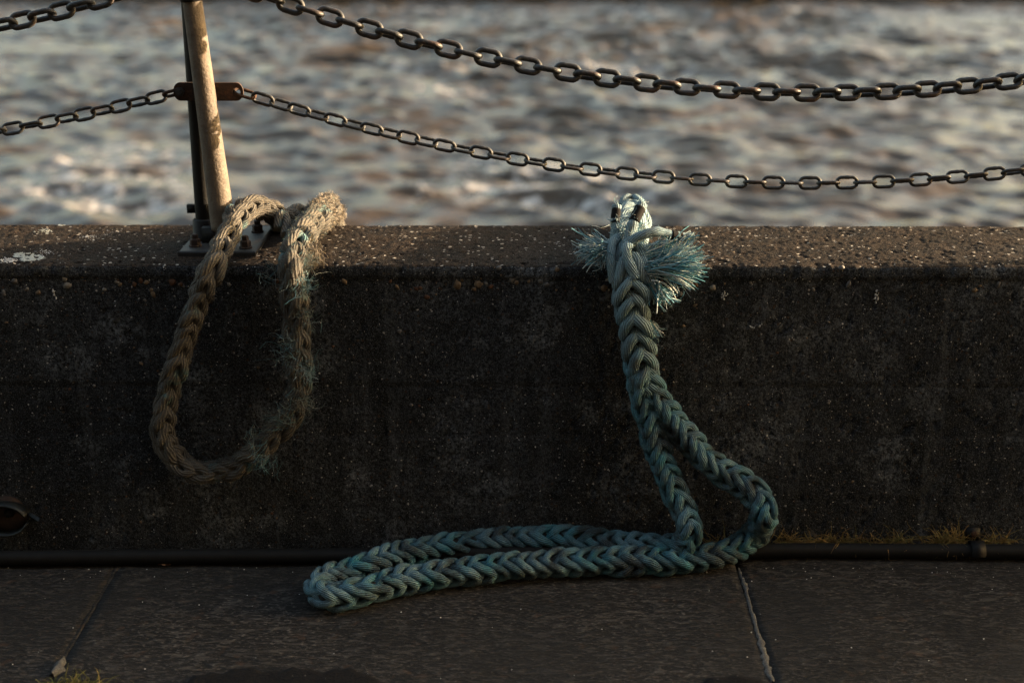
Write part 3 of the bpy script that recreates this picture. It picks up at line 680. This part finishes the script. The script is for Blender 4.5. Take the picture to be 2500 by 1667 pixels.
# ------------------------------------------------------------------ ropes
def ref_frames(P, ref=(0, -.6, .8)):
    T = np.gradient(P, axis=0); T /= np.linalg.norm(T, axis=1)[:, None]
    ref = np.array(ref); N = ref[None] - T * (T @ ref)[:, None]
    for _ in range(30): N[1:-1] = (N[:-2] + N[1:-1] * 2 + N[2:]) / 4
    N = N - T * (N * T).sum(1)[:, None]; N /= np.linalg.norm(N, axis=1)[:, None] + 1e-9
    return T, N, np.cross(T, N)
def plait(path, parent, mat, Rr=.019, Am=.007, rs=.0095, pitch=.11, rot=0.0, twist=0.0, wear=0.0, seed=0, taper0=None, scale=None, squash=.85, core=None):
    """eight strands in four pairs, two pairs running each way round, over and under each other; returns strand paths for fuzz"""
    T, N, B = ref_frames(path); m = len(path)
    s = np.concatenate([[0], np.cumsum(np.linalg.norm(np.diff(path, axis=0), axis=1))])
    sc = np.ones(m) if scale is None else scale
    out = []
    wob = vnoise(np.stack([s * 9, s * 0, s * 0 + seed], 1), seed) * .32; s = s + .010 * vnoise(np.stack([s * 11, s * 0 + 4, s * 0 + seed], 1), seed + 17)
    for dirn in (1, -1):
        for k in (0, 1):
            for h in (-1, 1):
                ph = 2 * math.pi * (s + h * pitch * .115) / pitch
                th = dirn * ph + k * math.pi; phi = th - dirn * .30 * np.sin(2 * th); rr = (Rr + dirn * Am * np.tanh(1.8 * np.cos(2 * phi)) / .947) * sc
                nz = vnoise(np.stack([s * 26, s * 0 + k * 3 + h, s * 0 + dirn * 5 + seed], 1), seed + 3)
                rr = rr * (1 + nz * (.16 + wear * .25)); a = phi + rot + twist * s + wob
                o = N * np.cos(a)[:, None] + B * np.sin(a)[:, None]; P = path + o * rr[:, None]
                rad = rs * sc * (1 + .20 * vnoise(np.stack([s * 40, s * 0 + h + k, s * 0 + dirn + seed * 2], 1), seed + 6))
                mb = MB(); tube(mb, P, rad, 12, True, (o, squash), wear * .5 if wear else .06, vscale=dirn)
                mb.build("strand", mat, parent, uv=True); out.append((P, o, rad, T))
    mb = MB(); tube(mb, path, (Rr - .002) * sc, 12); mb.build("core", core or mat, parent, uv=True)
    return out
def fuzz_on(strands, n, length, rad, curl=.5, lo=0.0, hi=1.0, outw=.8, along=1.0, droop=.2, mb=None, bias=None):
    mb = mb or MB(); per = n // len(strands) + 1
    for P, o, r, T in strands:
        m = len(P); i = RNG.integers(int(lo * (m - 1)), max(int(lo * (m - 1)) + 1, int(hi * (m - 1))), per)
        if bias is not None: i = i[RNG.random(len(i)) < bias(P[i])]
        q = len(i); side = np.cross(T[i], o[i]); th = RNG.normal(0, .7, q)
        nd = o[i] * np.cos(th)[:, None] + side * np.sin(th)[:, None]
        root = P[i] + nd * (r[i] * .85)[:, None]; d = nd * outw + T[i] * RNG.normal(0, along, q)[:, None] + side * RNG.normal(0, .5, q)[:, None]
        fibres(mb, root, d, RNG.uniform(.4, 1.3, q) * length, rad, curl, 4, droop)
    return mb

# --- teal rope -------------------------------------------------------------
teal = empty("mooring_rope", tuple(on(1560, 1360, 0)), "teal plaited mooring rope draped over the wall, its loop lying on the pavement", "rope")
xs_ = lambda u, v, Y: at(u, v, Y)
S = [(at(1540, 600, 3.54)[0], 3.54, .35), (at(1540, 560, 3.53)[0], 3.525, .60), (at(1542, 530, 3.48)[0], 3.485, .728), at(1545, 530, 3.38), at(1542, 560, 3.24), at(1532, 605, 3.11), at(1535, 655, 3.025), at(1540, 720, 3.012), at(1551, 800, 3.010), at(1565, 890, 3.010), at(1580, 965, 3.012), at(1590, 1010, 3.022)]
S = [np.array(p) for p in S]
for p in S[3:6]: p[2] = max(p[2], WT + .04)
sp = spline(S); L = np.linspace(0, 1, len(sp))
sc = np.interp(L, [0, .35, .5, .9, 1], [1.0, 1.05, 1.36, 1.25, .8])
st1 = plait(sp, teal, M['teal'], rot=math.pi / 4, scale=sc, pitch=.15, seed=1, rs=.0096, Am=.0062, Rr=.0196, core=M['rope_core'])
# loop: left leg down, along the ground to the left, back to the right and up
ZG = .036
LOOP = [at(1560, 900, 3.006), at(1568, 960, 3.004), at(1586, 1030, 3.002), at(1612, 1110, 3.0), at(1642, 1190, 2.99), at(1670, 1255, 2.975), at(1686, 1298, 2.95), on(1660, 1336, .055),
        on(1590, 1334, .05), on(1480, 1325, .045), on(1355, 1314, .045), on(1206, 1320, .04), on(1057, 1337, ZG), on(953, 1361, ZG), on(864, 1389, ZG), on(800, 1412, ZG), on(776, 1436, ZG), on(800, 1455, ZG),
        on(879, 1444, ZG), on(968, 1419, ZG), on(1087, 1400, ZG), on(1236, 1383, ZG), on(1355, 1374, ZG), on(1483, 1370, ZG), on(1607, 1368, ZG), on(1722, 1358, ZG), on(1800, 1335, .04), on(1848, 1300, .06),
        at(1864, 1262, 2.955), at(1862, 1230, 2.97), at(1832, 1192, 2.985), at(1773, 1158, 2.995), at(1711, 1108, 3.0), at(1660, 1050, 3.003), at(1622, 1000, 3.004), at(1590, 950, 3.006), at(1572, 900, 3.01)]
lp = spline(LOOP); fl = np.linspace(0, 1, len(lp)); q4 = math.pi / 4
st2 = plait(lp, teal, M['teal'], rot=np.interp(fl, [0, .13, .19, .44, .50, .76, .83, 1], [q4, q4, -q4, -q4, q4, q4, 3 * q4, 3 * q4]), seed=2, Rr=.0194, Am=.0062, rs=.0092, pitch=.142, core=M['rope_core'])
fz = fuzz_on(st1, 6000, .006, .00022, .6, along=1.0); fuzz_on(st2, 9000, .005, .00022, .6, mb=fz)
tag(fz.build("fuzz", M['teal_fuzz'], teal, uv=True), kind="stuff")

def tail(pts, rad, tape=None, seed=0, frayn=26):
    P = spline(pts, .004); mb = MB(); n = len(P); f = np.linspace(0, 1, n)
    tube(mb, P, rad * (1 + .12 * vnoise(np.stack([f * 9, f * 0, f * 0 + seed], 1), seed)), 12, True, None, .12)
    o = mb.build("strand", M['teal'], teal, uv=True); o["label"] = "loose strand end of the teal rope"
    T, N, B = frames(P); rr = np.full(n, rad)
    st = [(P, N, rr, T), (P, -N, rr, T), (P, B, rr, T), (P, -B, rr, T)]
    z = fuzz_on(st, 260, .010, .00025, .7, hi=.75)
    d = np.repeat(T[-1][None], frayn, 0) + RNG.normal(0, .35, (frayn, 3)); fibres(z, P[-1] + RNG.normal(0, rad * .5, (frayn, 3)), d, RNG.uniform(.004, .010, frayn), .0005, .4)
    tag(z.build("frayed_fibre", M['teal_fibre'], o, uv=True), kind="stuff")
    if tape:
        i0, i1 = int(tape[0] * n), int(tape[1] * n); mb = MB(); tube(mb, P[i0:i1], rad * 1.07, 16); mb.build("tape", M['tape'], o)
tail([at(1512, 615, 3.06), at(1504, 570, 3.075), at(1502, 540, 3.09), at(1506, 502, 3.11)], .0098, (.60, .93), 1)
tail([at(1528, 630, 3.03), at(1535, 580, 3.045), at(1548, 540, 3.06), at(1568, 498, 3.09)], .0118, (.63, .92), 2)
tail([at(1525, 596, 3.025), at(1570, 574, 3.02), at(1610, 566, 3.03), at(1650, 577, 3.045), at(1692, 580, 3.06)], .0105, (.66, .84), 3)
tail([at(1500, 690, 3.0), at(1492, 640, 3.01), at(1495, 595, 3.04), at(1515, 575, 3.07)], .0105, None, 4)
tail([at(1552, 680, 2.985), at(1536, 640, 2.99), at(1530, 605, 3.01), at(1555, 580, 3.06)], .011, None, 5)
tail([at(1570, 620, 3.03), at(1600, 607, 3.05), at(1632, 600, 3.08)], .014, None, 6)
tail([at(1582, 690, 3.0), at(1572, 640, 3.01), at(1566, 600, 3.05)], .011, None, 7)

def tuft(root, dirs_pts, n, rad, curl, label=None, mat='teal_fibre', droop=.1, spread=.006, parent=teal, lenv=(.7, 1.05), k=6):
    """yarns leaving one root, aimed between given end points"""
    mb = MB(); E = np.array(dirs_pts); nc = max(5, n // 16); w = RNG.dirichlet(np.ones(len(E)) * .5, nc); ci = RNG.integers(0, nc, n); cl = RNG.uniform(.62, 1.08, nc)
    tgt = (w @ E)[ci] + RNG.normal(0, .005, (n, 3)); bnd = (RNG.normal(0, 1, (nc, 3)) * curl * 1.9)[ci] + RNG.normal(0, 1, (n, 3)) * curl * .5
    r0 = np.asarray(root) + RNG.normal(0, spread, (n, 3)); d = tgt - r0; ln = np.linalg.norm(d, axis=1) * RNG.uniform(lenv[0] + .12, lenv[1], n) * cl[ci]
    d = d / np.linalg.norm(d, axis=1)[:, None] + RNG.normal(0, .07, (n, 3)); fibres(mb, r0, d, ln, RNG.uniform(.6, 1.7, n) * rad * 1.3, curl * 1.1, k, droop, .1, bnd, .09)
    # fine halo
    h = n * 2; i = RNG.integers(0, n, h); t = RNG.random(h)[:, None]; fibres(mb, r0[i] + (tgt[i] - r0[i]) * t * .9, d[i] + RNG.normal(0, .8, (h, 3)), RNG.uniform(.008, .03, h), .00028, 1.0, 6, .1)
    o = mb.build("frayed_tuft", M[mat], parent, uv=True); tag(o, label, kind="stuff"); return o
tuft(at(1492, 600, 3.05), [at(1385, 572, 3.07), at(1392, 592, 3.03), at(1380, 630, 3.02), at(1395, 645, 3.02), at(1430, 590, 3.06), at(1440, 650, 3.0)], 170, .0008, .22, "frayed teal yarns fanning out to the left of the rope")
tuft(at(1492, 610, 3.04), [at(1420, 690, 3.02), at(1476, 680, 3.0), at(1450, 665, 2.99), at(1470, 650, 3.0)], 26, .0007, .35, droop=.3)
tuft(at(1588, 655, 3.0), [at(1722, 590, 3.05), at(1735, 610, 3.03), at(1742, 650, 3.02), at(1738, 680, 3.0), at(1690, 570, 3.06), at(1700, 690, 2.99)], 330, .0009, .16, "big frayed fan of pale teal yarns to the right of the rope")
tuft(at(1575, 625, 3.02), [at(1720, 565, 3.06), at(1640, 600, 3.06), at(1725, 600, 3.04)], 50, .0009, .2)
tuft(at(1592, 690, 2.995), [at(1622, 795, 3.0), at(1640, 765, 3.0), at(1610, 750, 2.99), at(1685, 700, 2.99)], 70, .0011, .2, droop=.3)
tuft(at(1588, 790, 2.99), [at(1602, 810, 2.98), at(1600, 830, 2.99), at(1596, 845, 2.99)], 40, .0006, .3)
tuft(at(1530, 560, 3.08), [at(1480, 535, 3.08), at(1590, 545, 3.09), at(1530, 600, 3.02), at(1560, 610, 3.01)], 120, .0005, .6, spread=.014)

# --- brown rope ------------------------------------------------------------
brown = empty("mooring_rope", tuple(at(560, 640, WF)), "frayed brown and teal mooring rope hanging as a loop beside the post", "rope")
BR = [(at(745, 560, 3.5)[0], 3.52, .60), (at(728, 560, 3.45)[0], 3.475, .715), at(700, 543, 3.40), at(664, 522, 3.34), at(622, 503, 3.27), at(582, 527, 3.18), at(549, 590, 3.09), at(517, 655, 3.02), at(482, 740, 3.016), at(441, 860, 3.018), at(410, 970, 3.02), at(398, 1050, 3.02), at(418, 1108, 3.018), at(468, 1146, 3.015), at(530, 1152, 3.015),
      at(594, 1128, 3.015), at(655, 1078, 3.015), at(708, 1018, 3.018), at(730, 950, 3.02), at(728, 860, 3.02), at(722, 760, 3.02), at(714, 690, 3.015), at(712, 640, 3.02), at(724, 588, 3.10), at(758, 547, 3.25), at(790, 522, 3.39), (at(802, 540, 3.48)[0], 3.475, .715), (at(806, 540, 3.5)[0], 3.525, .60), (at(806, 540, 3.5)[0], 3.535, .35)]
BR = [np.array(p) for p in BR]
bp = spline(BR); nb = len(bp); f = np.linspace(0, 1, nb)
sb = plait(bp, brown, M['brown'], Rr=.0165, Am=.006, rs=.0126, pitch=.165, core=M['rope_core'], rot=-.05, wear=.35, seed=9, scale=np.interp(f, [0, .45, .6, .75, .85, 1], [.86, .86, .9, 1.0, 1.2, 1.2]))
fb = fuzz_on(sb, 10000, .006, .00024, .7, 0, .52, along=1.2, outw=.5); tag(fb.build("fuzz", M['brown_fuzz'], brown, uv=True), kind="stuff")
fb = fuzz_on(sb, 10000, .009, .00032, 1.3, .45, .82, along=1.3, outw=.35); fuzz_on(sb, 900, .02, .0003, 1.1, .55, .8, mb=fb)
tag(fb.build("fuzz", M['mix_fuzz'], brown, uv=True), kind="stuff")
fb = fuzz_on(sb, 7000, .010, .0003, 1.1, .78, .97, along=.8, outw=.8); fuzz_on(sb, 5200, .014, .0012, 1.6, .80, .97, along=1.2, outw=.35, mb=fb); tag(fb.build("fuzz", M['brown_fuzz'], brown, uv=True), kind="stuff")
for (u, v, Y, ends, n) in ((742, 690, 3.0, [(765, 700), (750, 735), (735, 720)], 90), (745, 770, 2.99, [(765, 800), (755, 830), (742, 740)], 80), (745, 900, 2.99, [(762, 880), (765, 930), (735, 940)], 90), (690, 1020, 2.985, [(640, 1000), (650, 1040), (720, 1030), (640, 1080)], 130),
                           (650, 1110, 2.98, [(625, 1150), (650, 1160), (600, 1120)], 70), (660, 660, 3.02, [(655, 700), (650, 760), (665, 640)], 50), (740, 640, 3.03, [(762, 655), (752, 615), (730, 680)], 110), (735, 970, 2.985, [(765, 1000), (700, 1010), (740, 1050)], 110), (700, 850, 2.99, [(690, 900), (740, 880), (700, 800)], 70), (620, 1060, 2.99, [(595, 1100), (650, 1090), (640, 1050)], 60)):
    tuft(at(u, v, Y), [at(a, b, Y) for a, b in ends], int(n * .7), .0004, .7, None, 'teal_fuzz' if n in (90, 70) else 'mix_fuzz', .1, .016, brown, (.5, 1.1))
tuft(at(755, 610, 3.07), [at(765, 655, 3.06), at(740, 665, 3.04), at(790, 622, 3.07)], 200, .0005, .5, None, 'brown_fuzz', .3, .012, brown)
# small strand crossing between the two legs on the plate
mb = MB(); P = spline([at(678, 560, 3.24), at(682, 530, 3.27), at(694, 522, 3.30), at(700, 545, 3.25), at(695, 575, 3.2)], .004); tube(mb, P, .010, 12, True, None, .15); mb.build("strand", M['brown'], brown, uv=True)

# ------------------------------------------------------------------ small things
def grass(u, v, n, h, label, mat='dry_grass', Z=.0, spread=.012, lean=.5):
    p = on(u, v, Z); p[1] = min(p[1], WF - .008)
    e = np.stack([RNG.normal(0, spread * 2.0, n), -np.abs(RNG.normal(0, .004, n)), np.zeros(n)], 1); mb = MB()
    d = np.stack([RNG.normal(0, lean * 1.3, n), RNG.normal(-.3, .35, n), RNG.uniform(.2, 1, n)], 1)
    fibres(mb, p + e, d, RNG.uniform(.15, 1.0, n) ** 1.3 * h * 1.15, RNG.uniform(.0006, .0017, n), .75, 6, 1.1, .75)
    tag(mb.build("grass_tuft", M[mat], uv=True, base=tuple(p)), label, "grass tuft", "grass tufts at the wall foot" if mat == 'dry_grass' else None)
for u, n, h, lab in ((1768, 40, .05, "dry grass tuft at the wall foot inside the rope's loop"), (1925, 60, .045, "low dry grass tuft at the wall foot just right of the rope"), (2006, 55, .06, "dry grass tuft with a few tall blades, second right of the rope"),
                     (2078, 45, .045, "sparse flat grass tuft, third right of the rope"), (2180, 75, .055, "yellow dry grass tuft midway between the rope and the pipe clip"), (2312, 130, .062, "tallest and greenest grass tuft, just left of the pipe clip"), (2420, 60, .05, "loose grass tuft just right of the pipe clip")):
    grass(u, 1322, int(n * 2.2), h * 1.2, lab, Z=.026)
grass(185, 1668, 150, .05, "green grass tuft growing from the joint at the bottom left corner", 'green_grass', 0, .02)
def leaf(p, s, label, rz):
    mb = MB(); n = 9; a = np.linspace(0, 1, n); w = np.sin(a * math.pi) ** .7 * .45 * (1 + .25 * np.sin(a * 17)); V = []
    for t, ww in zip(a, w):
        for q in (-1, 0, 1): V.append(((t - .5) * s, q * ww * s, .002 + .18 * s * (abs(q) * .8 + math.sin(t * 5) * .4 + .4)))
    V = np.array(V); c, s_ = math.cos(rz), math.sin(rz); V = np.stack([V[:, 0] * c - V[:, 1] * s_, V[:, 0] * s_ + V[:, 1] * c, V[:, 2]], 1) + p
    F = [(i * 3 + j, (i + 1) * 3 + j, (i + 1) * 3 + j + 1, i * 3 + j + 1) for i in range(n - 1) for j in (0, 1)]
    mb.add(V, F); o = mb.build("dead_leaf", M['leaf'], base=tuple(p)); tag(o, label, "leaf", "dead leaves on the pavement")
leaf(on(402, 1382, .001), .028, "curled brown leaf scrap beside the black pipe at the left", .2)
leaf(on(1078, 1432, .001), .026, "brown leaf scrap lying against the near side of the rope loop", .5)
leaf(on(1936, 1363, .001), .012, "tiny orange leaf scrap on the pavement right of the rope", 1.0)
mb = MB(); rr = np.random.default_rng(4)
for _ in range(110):
    u = rr.uniform(0, 2500); v = 1385 + abs(rr.normal()) * 14 if rr.random() < .7 else rr.uniform(1390, 1660); p = on(u, v, .001); s = rr.uniform(.0005, .0016)
    lathe(mb, [(s, 0), (s * 1.2, s * .5), (s * .6, s * 1.0)], p, 5)
tag(mb.build("grit", M['chalk'], smooth=False), "pale grit scattered on the pavement", "grit", kind="stuff")

# bracket bolted to the wall at the left edge
bc = at(30, 1258, WF); be = empty("wall_bracket", tuple(bc), "bent metal ring strap bolted to the wall at the left edge", "bracket")
mb = MB(); lathe(mb, [(.020, 0), (.020, .004), (.013, .006), (.012, .016), (.008, .018), (.007, .026)], (bc[0] - .002, WF + .003, bc[2] + .012), 20, (0, -1, 0)); mb.build("bolt", M['black'], be)
mb = MB(); lathe(mb, [(.046, 0), (.045, .006), (.03, .012), (.02, .014)], (bc[0] - .012, WF + .004, bc[2] + .004), 24, (0, -1, 0)); mb.build("plate", M['nut'], be)
ang = np.linspace(R(15), R(345), 40); P = np.stack([bc[0] - .012 + np.cos(ang) * .052, np.full(40, 0), bc[2] + np.sin(ang) * .036], 1)
V = []
for q, (x, _, z) in enumerate(P):
    nx, nz = (x - bc[0] + .012) / .052, (z - bc[2]) / .036
    for (dy, dr) in ((-.034, 0), (.003, 0), (.003, .004), (-.034, .004)): V.append((x + nx * dr, WF + dy, z + nz * dr))
F = [(i * 4 + j, (i + 1) * 4 + j, (i + 1) * 4 + (j + 1) % 4, i * 4 + (j + 1) % 4) for i in range(39) for j in range(4)] + [(0, 1, 2, 3), (159, 158, 157, 156)]
mb = MB(); mb.add(V, F); mb.build("strap", M['galv'], be)
mb = MB(); hx = at(88, 1262, WF - .01)
mb.add([(hx[0] - .024, WF - .004, hx[2] + .006), (hx[0] + .012, WF - .03, hx[2] - .002), (hx[0] - .006, WF - .012, hx[2] - .012), (hx[0] - .024, WF + .002, hx[2] + .012), (hx[0] + .012, WF - .022, hx[2] + .004), (hx[0] - .006, WF + .002, hx[2] - .006)], [(0, 1, 2), (3, 5, 4)])
mb.f4.append(np.array([(0, 3, 4, 1), (1, 4, 5, 2), (2, 5, 3, 0)])); mb.uv4.append(np.zeros((3, 4, 2))); mb.build("tab", M['galv'], be, smooth=False)
